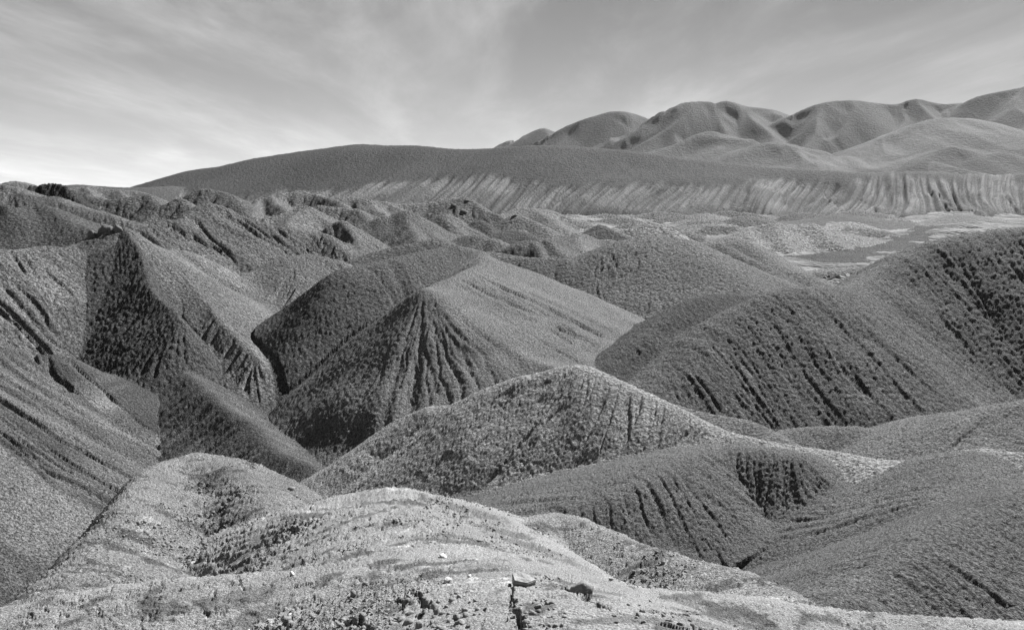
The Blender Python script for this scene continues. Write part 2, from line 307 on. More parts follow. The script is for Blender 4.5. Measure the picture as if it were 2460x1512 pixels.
hill('hill', 'long pale rounded ridge tapering right toward the valley', [
    crest([(1200, 515, 240), (1228, 507, 245), (1254, 496, 250), (1281, 501, 250), (1312, 502, 250), (1353, 517, 246), (1394, 533, 240), (1416, 541, 236)], 0.5, 0.5, 1.6),
    crest([(1281, 502, 249), (1320, 525, 235), (1345, 545, 222)], 0.5, 0.5, 1.5),
], flute=12, tone=0.43, rough=0.07, rill=[(6, 0.14)], kin=1.5)
hill('hill', 'small round knoll behind the central pyramid summit', [
    crest([(1077, 585, 148), (1113, 567, 150), (1144, 563, 150), (1168, 569, 149), (1185, 577, 147)], 0.55, 0.5, 1.2),
], tone=0.33, rough=0.12)
hill('hill', 'small pointed knoll with pale right side, beside the round knoll', [
    crest([(1147, 599, 138), (1173, 575, 141), (1188, 572, 141), (1204, 582, 140), (1233, 598, 137), (1270, 616, 133)], 0.55, 0.55, 0.8),
], tone=0.39, rough=0.14, rill=[(2.5, 0.08)])
hill('hill', 'twin dark wedge hill with pale rib between its faces', [
    crest([(1233, 590, 134), (1250, 580, 135), (1264, 576, 136), (1276, 578, 136), (1293, 577, 136), (1310, 574, 136), (1329, 587, 134), (1357, 618, 129)], 0.5, 0.7, 0.4),
    crest([(1274, 578, 135.5), (1290, 597, 131), (1312, 620, 126)], 0.45, 0.8, 0.3),
    crest([(1310, 575, 135.5), (1335, 598, 130)], 0.45, 0.7, 0.3),
], tone=0.31, rough=0.16, rill=[(2, 0.16)], kin=0.3)
hill('hill', 'pale low hills between the twin wedge and the broad dome', [
    crest([(1336, 578, 158), (1365, 562, 161), (1384, 561, 161), (1408, 565, 160), (1430, 577, 158), (1461, 574, 158), (1480, 580, 156)], 0.5, 0.45, 1.0),
    crest([(1384, 562, 160), (1400, 590, 148), (1420, 615, 140)], 0.45, 0.45, 1.0),
], tone=0.41, rough=0.14, rill=[(4, 0.11)], kin=1)
hill('hill', 'small dark mound left of the striped pale hill', [
    crest([(1412, 563, 178), (1449, 551, 180), (1468, 552, 180), (1495, 570, 177)], 0.5, 0.5, 1.0),
], tone=0.18, rough=0.10)
hill('hill', 'tiny dark dome on the valley floor', [
    crest([(1428, 546, 205), (1439, 539, 206), (1450, 545, 205)], 0.6, 0.6, 1.0),
], tone=0.19, rough=0.06)
hill('hill', 'pale striped hill just behind the broad dome', [
    crest([(1490, 577, 182), (1511, 551, 186), (1533, 539, 188), (1557, 532, 189), (1581, 539, 188), (1605, 547, 186), (1625, 563, 183)], 0.5, 0.5, 1.0),
], tone=0.55, rough=0.12, rill=[(4, 0.14)], style='strata')
hill('hill', 'pale twin-humped hill beside the dark riverbed', [
    crest([(1690, 585, 186), (1728, 576, 188), (1770, 562, 191), (1797, 551, 194), (1830, 542, 196), (1862, 538, 197), (1905, 542, 198), (1944, 538, 199), (1988, 551, 200), (2030, 560, 204), (2088, 569, 210)], 0.5, 0.45, 1.5),
    crest([(1862, 540, 196), (1882, 576, 182), (1895, 596, 175)], 0.5, 0.5, 1.2),
    crest([(1944, 540, 198), (1975, 565, 190), (2000, 585, 184)], 0.5, 0.5, 1.2),
    crest([(1797, 552, 193), (1800, 575, 183), (1812, 595, 176)], 0.5, 0.5, 1.2),
], flute=10, tone=0.53, rough=0.12, rill=[(5, 0.16), (1.8, 0.08)], kin=1.5)
hill('hill', 'flat dark tongue of ground at the foot of the gullied scarp', [
    crest([(1900, 545, 300), (1960, 524, 320), (2030, 515, 330), (2110, 528, 325), (2150, 540, 310)], 0.2, 0.14, 2.0),
], tone=0.17, rough=0.05)
hill('hill', 'pale capped rise on the dark tongue of ground', [
    crest([(1985, 546, 262), (2010, 538, 264), (2035, 532, 266), (2065, 538, 264), (2100, 556, 258)], 0.3, 0.3, 0.8),
], tone=0.38, rough=0.08, rill=[(3, 0.16)], style='cap')
hill('hill', 'smooth grey lens-shaped rise right of the stream mouth', [
    crest([(2190, 545, 330), (2240, 528, 340), (2300, 513, 350), (2330, 515, 350), (2370, 530, 345), (2440, 545, 335)], 0.3, 0.2, 2.0),
], tone=0.31, rough=0.05, rill=[(4, 0.07)])
hill('hill', 'thin pale terraces on the valley floor', [
    crest([(1640, 530, 330), (1670, 518, 335), (1700, 511, 338), (1730, 518, 336), (1760, 530, 330)], 0.25, 0.2, 1.0),
    crest([(1620, 552, 255), (1680, 538, 262), (1740, 538, 262), (1770, 548, 258)], 0.2, 0.2, 0.8),
], tone=0.45, rough=0.10, rill=[(4, 0.11)], style='strata')

hill('low_mounds', 'low crinkled silt mounds scattered over the valley floor below the scarp', [
    crest([(x0, y0 + 1, r0), (x0 + w0 * 0.3, y0 - 8, r0 + 3), (x0 + w0 * 0.65, y0 - 5, r0 + 2), (x0 + w0, y0 + 5, r0 - 2)], 0.40, 0.45, 0.5) for x0, y0, w0, r0 in
    [(1560, 549, 90, 232), (1690, 548, 100, 236), (1640, 536, 110, 272), (1490, 541, 70, 268), (1440, 528, 110, 305), (1580, 524, 120, 330), (1760, 527, 110, 318), (1520, 515, 150, 372), (1700, 514, 140, 380), (1890, 517, 120, 372), (1400, 519, 90, 350), (2060, 560, 90, 236), (2120, 533, 90, 318), (1990, 512, 150, 400), (1620, 561, 60, 212)]
], tone=0.36, rough=0.10, rill=[(4, 0.16), (1.8, 0.14)], kin=0.4)
# --- the long dark ridge and the mountains
RIDGE = [(300, 462), (370, 455), (430, 425), (480, 407), (540, 400), (600, 390), (640, 376), (720, 362), (790, 355), (830, 350), (880, 346), (940, 349), (1000, 349), (1060, 355), (1110, 358), (1190, 356), (1260, 350), (1310, 349), (1400, 354), (1480, 360), (1560, 370), (1640, 380), (1700, 386), (1800, 398), (1900, 405), (2000, 410), (2100, 415), (2200, 411), (2300, 415), (2400, 417), (2459, 416), (2800, 410)]
def rdist(X): return float(np.interp(X, [300, 600, 900, 1300, 1700, 2000, 2459, 2800], [640, 640, 625, 590, 540, 505, 490, 480]))
hill('ridge', 'long dark ridge across the middle distance with pale gullied foot', [
    crest([(x, y, rdist(x)) for x, y in RIDGE], 0.25, 0.36, 9.0, n=2)]
    + [crest([(x, y, d), (x2, y2, d2)], 0.5, 0.5, 3.0) for (x, y, d, x2, y2, d2) in [
        (1822, 440, 490, 1850, 510, 420), (2078, 462, 470, 2060, 515, 415), (1980, 470, 462, 1940, 520, 410), (1480, 470, 520, 1470, 510, 460), (1400, 462, 525, 1380, 505, 470),
        (1560, 478, 505, 1560, 512, 455), (1660, 470, 500, 1640, 515, 440), (1140, 440, 560, 1180, 480, 500), (1020, 430, 590, 1100, 475, 520), (1270, 455, 545, 1260, 490, 500), (2250, 450, 470, 2180, 510, 410), (2400, 460, 460, 2350, 515, 405)]],
    tone=0.155, rough=0.05, rill=[(8, 0.34), (4.6, 0.34), (2.4, 0.14)], kin=5.0, style='ridge', mat='far')
MTN = [(1120, 366), (1190, 352), (1215, 338), (1240, 335), (1275, 315), (1300, 308), (1325, 320), (1370, 300), (1430, 278), (1480, 267), (1540, 281), (1580, 269), (1600, 270), (1640, 248), (1700, 243), (1722, 248), (1750, 241), (1800, 255), (1850, 260), (1895, 273), (1950, 252), (2035, 240), (2100, 247), (2150, 249), (2200, 236), (2260, 248), (2330, 247), (2360, 232), (2400, 222), (2459, 211), (2560, 190), (2800, 215)]
def seg(a, b, d=3400): return [(x, y, d) for x, y in MTN if a <= x <= b]
MS = dict(kin=5, mat='far', style='mtn', rough=0.012)
hill('mountain', 'small pale mountain at the left end of the far range', [
    crest(seg(1120, 1330, 4300), 0.45, 0.62, 8)] + spurs(seg(1120, 1330, 4300), 170, 1), tone=0.235, **MS)
hill('mountain', 'smooth dome-topped mountain left of the valley notch', [
    crest([(1290, 338, 3900)] + seg(1365, 1545, 3900) + [(1580, 310, 3800)], 0.45, 0.62, 10)] + spurs([(1330, 315, 3900)] + seg(1365, 1545, 3900), 150, 2), tone=0.218, **MS)
hill('mountain', 'twin-topped mountain in the middle of the far range', [
    crest([(1545, 290, 3500)] + seg(1580, 1900, 3500) + [(1960, 310, 3450)], 0.45, 0.62, 8)] + spurs(seg(1580, 1900, 3500), 130, 3), tone=0.202, **MS)
hill('mountain', 'broad ragged mountain right of the valley notch', [
    crest([(1860, 292, 3300)] + seg(1950, 2330, 3300), 0.45, 0.62, 8)] + spurs(seg(1950, 2330, 3300), 125, 4), tone=0.176, **MS)
hill('mountain', 'highest mountain shoulder at the right edge of the range', [
    crest([(2300, 262, 3200)] + seg(2330, 2800, 3200), 0.45, 0.62, 8)] + spurs(seg(2330, 2800, 3200), 135, 5), tone=0.176, **MS)
MS2 = dict(kin=14, mat='far', style='foot', rough=0.010)
hill('foothill', 'large rounded foothill below the right end of the range', [
    crest([(1960, 405, 2350), (2080, 360, 2430), (2160, 315, 2520), (2240, 288, 2580), (2300, 286, 2600), (2380, 300, 2580), (2470, 330, 2540), (2560, 340, 2500)], 0.4, 0.34, 25),
    ] + spurs([(2160, 315, 2520), (2240, 288, 2580), (2300, 286, 2600), (2380, 300, 2580), (2470, 330, 2540)], 130, 9, slope=0.30, S=0.42), tone=0.227, **MS2)
hill('foothill', 'smooth foothill hump in the middle under the ragged mountain', [
    crest([(1740, 395, 2350), (1790, 365, 2420), (1830, 345, 2470), (1870, 342, 2490), (1940, 362, 2470), (2010, 388, 2430)], 0.4, 0.34, 14)], tone=0.210, **MS2)
hill('foothill', 'small conical foothill, left of the last one at right', [
    crest([(2230, 385, 2150), (2290, 352, 2220), (2340, 372, 2190), (2370, 392, 2160)], 0.42, 0.40, 10)], tone=0.143, **MS2)
hill('foothill', 'last small conical foothill at the right edge', [
    crest([(2350, 385, 2120), (2400, 366, 2170), (2450, 378, 2150), (2500, 398, 2110)], 0.42, 0.40, 10)], tone=0.143, **MS2)
hill('foothill', 'low fan-shaped foothill under the twin-topped mountain', [
    crest([(1560, 365, 2500), (1640, 345, 2600), (1720, 315, 2720), (1770, 340, 2640), (1810, 360, 2580)], 0.4, 0.36, 14)], tone=0.210, **MS2)

NH = len(HILLS)
# flatten
SP = []
for hi, h in enumerate(HILLS):
    for s in h['spines']:
        s['h'] = hi; SP.append(s)

# ------------------------------------------------------------------ evaluation
def base_floor(x, y):
    z = np.full(x.shape, -26.0, f32)
    z += sstep(95, 150, y) * 12.0                      # valley floor beyond the near hills, -14
    z += sstep(600, 2500, y) * 58.0 * sstep(-0.14, 0.12, x / y)                    # fans below the mountains
    k = sstep(170, 260, y) * (1 - sstep(520, 700, y))
    z += k * (2.6 * (np.abs(perlin(x / 55, y / 40, 131)) * 1.6 - 0.4) + 1.3 * perlin(x / 17, y / 14, 132)).astype(f32)
    return z
def warp(x, y):
    wx = np.zeros_like(x); wy = np.zeros_like(x)
    for lam, amp, r0, r1, r2, r3 in ((1.1, 0.05, 1, 2, 14, 30), (5.0, 0.25, 14, 25, 120, 300), (14.0, 0.7, 50, 90, 400, 700), (70, 4.0, 250, 400, 1500, 2200), (420, 30.0, 1400, 2000, 9e4, 1e5)):
        k = sstep(r0, r1, y) * (1 - sstep(r2, r3, y)); m = np.nonzero(k > 0)[0]
        if len(m) == 0: continue
        wx[m] += (k[m] * amp * 1.4) * perlin(x[m] / lam, y[m] / lam, 3); wy[m] += (k[m] * amp * 1.4) * perlin(x[m] / lam, y[m] / lam, 5)
    return x + wx, y + wy
def macro(x, y):
    x = x.astype(f32); y = y.astype(f32)
    xw, yw = warp(x, y)
    n = len(x)
    h1 = base_floor(x, y); h2 = np.full(n, -1e4, f32)
    o1 = np.full(n, -1, np.int16); o2 = np.full(n, -1, np.int16)
    q = x * 0.7; d = np.zeros(n, f32); side = np.zeros(n, f32)
    order = np.argsort(yw, kind='stable'); ys = yw[order]
    for si, s in enumerate(SP):
        P = s['P'].astype(f32); Smin = min(s['SL'], s['SR'])
        zt = P[:, 2].max(); Rr = (zt + 27.0) / max(Smin, 0.2) + 3
        if P[:, 1].min() > 140: Rr = (zt + 15.0) / max(Smin, 0.2) + 5
        if P[:, 1].min() > 1500: Rr = (zt - 40) / Smin + 20
        if P[:, 1].max() < 30: Rr = min(Rr, 40)
        i0, i1 = np.searchsorted(ys, [P[:, 1].min() - Rr, P[:, 1].max() + Rr])
        idx = order[i0:i1]
        if len(idx) == 0: continue
        xx = xw[idx]; m = (xx > P[:, 0].min() - Rr) & (xx < P[:, 0].max() + Rr)
        idx = idx[m]
        if len(idx) == 0: continue
        xx = xw[idx]; yy = yw[idx]
        best = np.full(len(idx), -1e5, f32); bq = np.zeros(len(idx), f32); bd = np.zeros(len(idx), f32); bs = np.zeros(len(idx), f32)
        L = 0.0; w = s['w']; ns = len(P) - 1
        for k in range(ns):
            ax, ay, az = P[k]; dx, dy, dz = P[k + 1] - P[k]
            l = math.hypot(dx, dy)
            if l < 1e-4: continue
            ux, uy = dx / l, dy / l
            ox = xx - ax; oy = yy - ay
            t = ox * ux + oy * uy
            perp = ux * oy - uy * ox; ap = np.abs(perp)
            t0 = np.clip(t, 0, l); o0 = t - t0
            c = perp / np.maximum(np.sqrt(o0 * o0 + perp * perp), 1e-3)
            S = (s['SL'] + s['SR']) * 0.5 + (s['SL'] - s['SR']) * 0.5 * c
            m_ = dz / l                                   # follow the fall line up to the crest
            tc = np.clip(t + ap * np.clip(m_ / np.sqrt(np.maximum(S * S - m_ * m_, 0.02)), -1.6, 1.6), 0, l); over = t - tc
            dist = np.sqrt(over * over + perp * perp)
            z = az + m_ * tc - S * (np.sqrt(dist * dist + w * w) - w)
            b = z > best
            if not b.any(): L += l; continue
            qq = L + tc
            if k == 0 or k == ns - 1:
                qq = qq + np.arctan2(o0, ap + 1e-3) * (0.07 * float(P[0, 1]))
            best[b] = z[b]; bq[b] = qq[b]; bd[b] = dist[b]; bs[b] = c[b]
            L += l
        cur = h1[idx]; win = best > cur
        wi = idx[win]
        h2[wi] = h1[wi]; o2[wi] = o1[wi]
        h1[wi] = best[win]; o1[wi] = s['h']; q[wi] = bq[win] + si * 17.3; d[wi] = bd[win]; side[wi] = bs[win]
        lose = ~win; li = idx[lose]; bb = best[lose]; g = bb > h2[li]; li = li[g]
        h2[li] = bb[g]; o2[li] = s['h']
    gap = h1 - h2
    kin = np.array([(h['kin'] or 0.8) for h in HILLS] + [0.5], f32)
    k = np.where(o1 == o2, kin[o1], np.minimum(0.0025 * y + 0.03, 8.0))
    mm = np.clip(1 - gap / k, 0, 1)
    h = h1 + mm * mm * k * 0.25
    return h, o1, q, d, side, gap
def par(key): return np.array([h[key] for h in HILLS])
CUTS = []                                         # (polyline xy, half width, depth): cracks in the foreground crust
PATCH = []                                        # (x, y, rx, ry, angle, tone): dark gravel spots
def detail(x, y, h, o, q, d, side, gap):
    x = x.astype(f32); y = y.astype(f32)
    n = len(x)
    rg = np.sqrt(x * x + y * y)
    pix = rg / 773.0 * 1.05
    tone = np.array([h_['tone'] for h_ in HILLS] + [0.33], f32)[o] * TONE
    rough = np.array([h_['rough'] for h_ in HILLS] + [0.03], f32)[o]
    style = np.array([{None: 0, 'fore': 1, 'mound': 2, 'wall': 3, 'rib': 4, 'strata': 5, 'stripe': 6, 'cap': 7, 'ridge': 8, 'mtn': 9, 'foot': 10}[h_['style']] for h_ in HILLS] + [0])[o]
    z = h.copy()
    shear = np.array([h_['shear'] for h_ in HILLS] + [0.0], f32)[o]
    q = q - shear * d
    m = np.nonzero(style == 8)[0]; q[m] = x[m] - (y[m] - 500) * (0.40 + 0.15 * sstep(-50, 250, x[m]) + 0.22 * perlin(x[m] / 70, x[m] * 0 + 1.7, 104))
    fade = sstep(0.0, 1.0, gap / np.minimum(0.02 * y + 0.15, 1.8))
    gully = np.zeros(n, f32)
    dim = np.array([h_['dim'] for h_ in HILLS] + [1.0], f32)[o]
    lim8 = 2.0 + 7 * sstep(60, 330, x) + 7 * np.exp(-((x + 30) / 55) ** 2) - 6 * sstep(-60, -200, x) + 4.0 * perlin(x / 45, x * 0 + 3.3, 95) + 3.0 * perlin(x / 13, y / 90, 96)
    # rills running down the slopes
    for j in range(3):
        lam = np.array([h_['rill'][j][0] for h_ in HILLS] + [1.0], f32)[o]
        amp = np.array([h_['rill'][j][1] for h_ in HILLS] + [0.0], f32)[o]
        vis = sstep(1.2, 2.6, lam / pix)
        m = np.nonzero((amp > 0) & (vis > 0))[0]
        if len(m) == 0: continue
        lm = lam[m]
        wq = (perlin(q[m] / (lm * 2.5), d[m] / (lm * 6.0), 11 + j) + 0.22 * perlin(q[m] / (lm * 0.8), d[m] / (lm * 1.6), 15 + j)) * np.where(style[m] == 8, 0.15, 0.55)
        nn = np.abs(perlin(q[m] / lm + wq, d[m] / (lm * 24.0) + q[m] * 0.003, 21 + j))
        v = np.minimum(nn * np.where((style[m] == 3) | (style[m] == 8), 2.1, 3.2), 1.0)
        env = sstep(0.05, 1.0, d[m] / (lm * 1.6)) * fade[m]
        env = np.where(style[m] == 8, 0.05 + 0.95 * sstep(4.0, -4.0, h[m] - lim8[m]), env)
        env = env * np.where(side[m] < 0, dim[m], 1.0)
        mod = 0.6 + 0.7 * np.clip(perlin(q[m] / (lm * 4), d[m] / (lm * 30), 31 + j) + 0.3, 0, 1)
        z[m] += amp[m] * lm * (v - 0.75) * env * mod * vis[m]
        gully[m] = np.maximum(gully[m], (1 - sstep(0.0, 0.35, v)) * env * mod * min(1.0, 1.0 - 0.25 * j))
    m = np.nonzero(style >= 9)[0]                      # gentle spurs and hollows on the mountains
    if len(m):
        u = x[m] + 60 * perlin(x[m] / 300, y[m] / 300, 61); v = y[m] + 60 * perlin(x[m] / 300, y[m] / 300, 62)
        fd = sstep(0.0, 45.0, gap[m]) * sstep(0, 110, d[m]) * np.where(style[m] == 9, 0.48, 0.26)
        z[m] += fd * (130 * (0.26 - np.abs(perlin(u / 330, v / 600, 63)) * 1.3) + 62 * (0.26 - np.abs(perlin(u / 140, v / 300, 64)) * 1.3) + 24 * (0.26 - np.abs(perlin(u / 60, v / 130, 65))))
    # lumps and clods, every size down to what the mesh can carry
    clod = np.ones(n, f32)
    m = m_fore = np.nonzero((style == 1) | (style == 2))[0]
    if len(m):
        a = perlin(x[m] / 1.3, y[m] / 1.3, 41) + 0.6 * perlin(x[m] / 0.45, y[m] / 0.45, 42)
        steep = sstep(0.25, 1.6, d[m])
        clod[m] = np.clip(0.16 + 1.0 * sstep(0.0, 0.45, a - 0.12 + 0.5 * steep), 0, 1.15)
        m1 = m[style[m] == 2]; 
        clod[m1] = np.clip(clod[m1] + 0.25 * sstep(0.3, 2.0, d[m1]), 0, 1.2)
    lump = np.zeros(n, f32); lam = 0.009
    pf = np.maximum(pix, 0.0045); flat = (style == 1) | (style == 2)
    for k in range(31):
        ratio = lam / np.where(flat, pf * 2.2, pf)
        wgt = sstep(1.9, 2.6, lam / pix) * (1 - sstep(3.2, 7.5, ratio)) * np.power(np.maximum(ratio / 3.0, 0.1), -0.8)
        m = np.nonzero((ratio > 1.9) & (ratio < 7.5))[0]
        if len(m):
            ca, sa = math.cos(k * 2.1), math.sin(k * 2.1)
            px = (x[m] * ca - y[m] * sa) / lam; py = (x[m] * sa + y[m] * ca) / lam
            b = perlin(px, py, 50 + k)
            b = np.minimum(np.abs(b) * 2.0, 1.0) - 0.55 if k % 2 else b * 0.9
            lump[m] += wgt[m] * lam * b
        lam *= 1.4
    lump *= rough * 1.05 * clod
    if len(m_fore):                                     # hairline cracks and flakes in the crust
        m = m_fore
        e = np.abs(perlin(x[m] / 0.34, y[m] / 0.26, 43) + 0.45 * perlin(x[m] / 0.10, y[m] / 0.085, 44) + 0.2 * perlin(x[m] / 0.04, y[m] / 0.04, 45))
        lump[m] -= (1 - sstep(0.0, 0.07, e)) * 0.014 * np.clip(rg[m] / 5, 0.7, 1.6)
        e = perlin(x[m] / 0.16, y[m] / 0.11, 46) + 0.6 * perlin(x[m] / 0.05, y[m] / 0.04, 47)
        lump[m] += (sstep(0.10, 0.16, e) + sstep(0.42, 0.47, e)) * 0.006 * np.clip(rg[m] / 5, 0.7, 1.6)
    # differences of material, and gully shade painted into the ridge's tone
    nse = perlin(x / (pix * 60), y / (pix * 60), 71) if False else 0
    big = np.zeros(n, f32)
    for lam, r0, r1 in ((0.6, 0, 18), (3.0, 10, 90), (14.0, 60, 500), (90., 350, 3000), (500., 1800, 1e5)):
        kk = sstep(r0 * .7, r0 * 1.3 + .01, rg) * (1 - sstep(r1 * .7, r1 * 1.3, rg)); m = np.nonzero(kk > 0)[0]
        if len(m): big[m] += kk[m] * (perlin(x[m] / lam, y[m] / lam, 81) + 0.5 * perlin(x[m] / lam * 2.7, y[m] / lam * 2.7, 82))
    tone = tone * (1 + 0.16 * big)
    m = np.nonzero(o < 0)[0]
    tone[m] *= 1 + 0.5 * perlin(x[m] / 38, y[m] / 24, 123) + 0.3 * perlin(x[m] / 11, y[m] / 8, 124)
    m = np.nonzero((style == 3))[0]                    # pale washed sediment in the gullies of the wall
    tone[m] = tone[m] * (1 + 0.22 * perlin(q[m] / 1.6, d[m] / 30, 121) + 0.15 * perlin(q[m] / 0.5, d[m] / 12, 122)) + 0.09 * gully[m]
    m = np.nonzero((style == 6))[0]
    tone[m] += 0.04 * gully[m]
    m = np.nonzero(style == 5)[0]                      # strata
    if len(m):
        zz = z[m] * 1.0 + 0.25 * x[m] * 0.1
        tone[m] *= 1 + 0.35 * perlin(zz * 0.9, x[m] * 0.01, 91) + 0.2 * perlin(zz * 2.7, x[m] * 0.02, 92)
    m = np.nonzero(style == 7)[0]
    if len(m): tone[m] = np.where(d[m] + 2 * perlin(x[m] / 3, y[m] / 3, 103) < 7, 0.24, 0.10)
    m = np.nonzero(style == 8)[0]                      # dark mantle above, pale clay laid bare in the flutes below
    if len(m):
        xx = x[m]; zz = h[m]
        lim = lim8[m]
        pale = sstep(2.0, -2.0, zz - lim + 2.5 * perlin(q[m] / 5, d[m] / 50, 97)) * (1 - 0.95 * np.clip(gully[m] * 1.3, 0, 1)) * (0.5 + 0.5 * sstep(-0.2, 0.2, perlin(xx / 26, zz / 8, 94)))  # pale clay darkened along the rill bottoms: painted gully shade
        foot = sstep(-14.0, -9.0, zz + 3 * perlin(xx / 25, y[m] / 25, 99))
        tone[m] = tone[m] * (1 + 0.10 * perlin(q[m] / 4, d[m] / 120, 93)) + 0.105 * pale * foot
    m = np.nonzero(style >= 9)[0]
    if len(m):
        tone[m] *= 1 + 0.30 * perlin(x[m] / 160, y[m] / 260, 101) + 0.22 * perlin(x[m] / 55, y[m] / 90, 102) 
    m = np.nonzero((style == 1) | (style == 2))[0]     # dark gravel and pale salt on the foreground crust
    if len(m):
        g = perlin(x[m] / 0.8, y[m] / 0.5, 111) + 0.7 * perlin(x[m] / 0.17, y[m] / 0.14, 112)
        tone[m] *= 1 - 0.55 * sstep(0.25, 0.5, g)
        s2 = perlin(x[m] / 0.55, y[m] / 0.55, 113) + 0.7 * perlin(x[m] / 0.09, y[m] / 0.09, 114)
        tone[m] += 0.14 * sstep(0.62, 0.95, s2)
        near = m[rg[m] < 14]
        for (cx, cy, rx, ry, an, tn) in PATCH:
            ca, sa = math.cos(an), math.sin(an)
            k = near[(np.abs(x[near] - cx) < 2.5 * rx) & (np.abs(y[near] - cy) < 2.5 * rx)]
            if len(k) == 0: continue
            ex = ((x[k] - cx) * ca + (y[k] - cy) * sa) / rx; ey = (-(x[k] - cx) * sa + (y[k] - cy) * ca) / ry
            e = 1 - np.sqrt(ex * ex + ey * ey) + 0.55 * perlin(x[k] / 0.10, y[k] / 0.10, 115) + 0.35 * perlin(x[k] / 0.04, y[k] / 0.04, 116)
            mk = sstep(0.0, 0.25, e); tone[k] = tone[k] * (1 - mk) + tn * TONE * 1.7 * mk
        for (pl, hw, dep) in CUTS:
            pl = np.array(pl, f32)
            k = near[(x[near] > pl[:, 0].min() - 1) & (x[near] < pl[:, 0].max() + 1) & (y[near] > pl[:, 1].min() - 1) & (y[near] < pl[:, 1].max() + 1)]
            if len(k) == 0: continue
            best = np.full(len(k), 9e9, f32)
            X2 = x[k] + 0.03 * perlin(x[k] / 0.11, y[k] / 0.11, 117) + 0.02 * perlin(x[k] / 0.035, y[k] / 0.035, 119); Y2 = y[k] + 0.03 * perlin(x[k] / 0.11, y[k] / 0.11, 118) + 0.02 * perlin(x[k] / 0.035, y[k] / 0.035, 120)
            for a, b in zip(pl[:-1], pl[1:]):
                v = b - a; l2 = float((v * v).sum()) + 1e-9
                t = np.clip(((X2 - a[0]) * v[0] + (Y2 - a[1]) * v[1]) / l2, 0, 1)
                best = np.minimum(best, np.hypot(X2 - a[0] - t * v[0], Y2 - a[1] - t * v[1]))
            z[k] -= dep * (1 - sstep(hw * 0.55, hw * 1.15, best))
    return z, lump, np.clip(tone, 0.03, 0.75), clod
def surf(x, y):
    x = np.asarray(x, f32); y = np.asarray(y, f32)
    mc = macro(x, y); z, lu, _, _ = detail(x, y, *mc); return z + lu
def pick(pts, r0=1.5, r1=20.0, n=500):
    """where the sight lines of picture points meet the ground"""
    ys = np.exp(np.linspace(math.log(r0), math.log(r1), n))
    D = np.array([at(X, Y, 1.0) for X, Y in pts])
    gx = (D[:, 0:1] * ys[None]); gy = np.repeat(ys[None], len(pts), 0); gz = D[:, 2:3] * ys[None]
    h = macro(gx.ravel(), gy.ravel())[0].reshape(gx.shape)
    hit = np.argmax(gz < h, axis=1)
    return [(float(gx[i, k]), float(gy[i, k])) for i, k in enumerate(hit)]

# cracks and gravel spots of the foreground, laid out on its surface
cr = [([(1230, 1398), (1224, 1436), (1238, 1462)], 0.010, 0.10),
      ([(1236, 1458), (1244, 1480), (1250, 1512), (1256, 1560)], 0.016, 0.13),
      ([(1000, 1425), (1008, 1445), (1016, 1465), (1008, 1486)], 0.013, 0.09),
      ([(1350, 1412), (1378, 1424)], 0.018, 0.09), ([(1378, 1424), (1402, 1434), (1440, 1460), (1468, 1474)], 0.010, 0.05),
      ([(962, 1440), (978, 1462)], 0.016, 0.08), ([(830, 1500), (860, 1492), (890, 1515)], 0.02, 0.08),
      ([(1580, 1505), (1650, 1512), (1700, 1516)], 0.022, 0.08), ([(1560, 1470), (1640, 1478)], 0.012, 0.05)]
for pl, hw, dep in cr: CUTS.append((pick(pl), hw, dep))
pt = [(390, 1472, 0.14, 0.10, 0.1, 0.17), (575, 1440, 0.22, 0.12, 0.3, 0.22), (620, 1480, 0.18, 0.12, 0.2, 0.22), (430, 1345, 0.25, 0.12, 0.4, 0.22),
      (1120, 1225, 0.8, 0.16, -0.9, 0.20), (1200, 1275, 0.6, 0.14, -0.85, 0.20), (1290, 1320, 0.45, 0.12, -0.8, 0.20), (1350, 1345, 0.3, 0.12, -0.8, 0.20), (1030, 1290, 0.25, 0.1, -0.3, 0.22),
      (1150, 1360, 0.16, 0.08, 0, 0.22), (900, 1400, 0.2, 0.07, 0.3, 0.24), (1540, 1490, 0.16, 0.06, 0.2, 0.20), (1700, 1500, 0.15, 0.05, 0.1, 0.22), (1440, 1420, 0.14, 0.08, -0.6, 0.2), (1800, 1505, 0.18, 0.05, 0, 0.2), (1640, 1450, 0.2, 0.08, 0.2, 0.24)]
for (X, Y, rx, ry, an, tn), p in zip(pt, pick([(a[0], a[1]) for a in pt])): PATCH.append((p[0], p[1], rx, ry, an, tn))

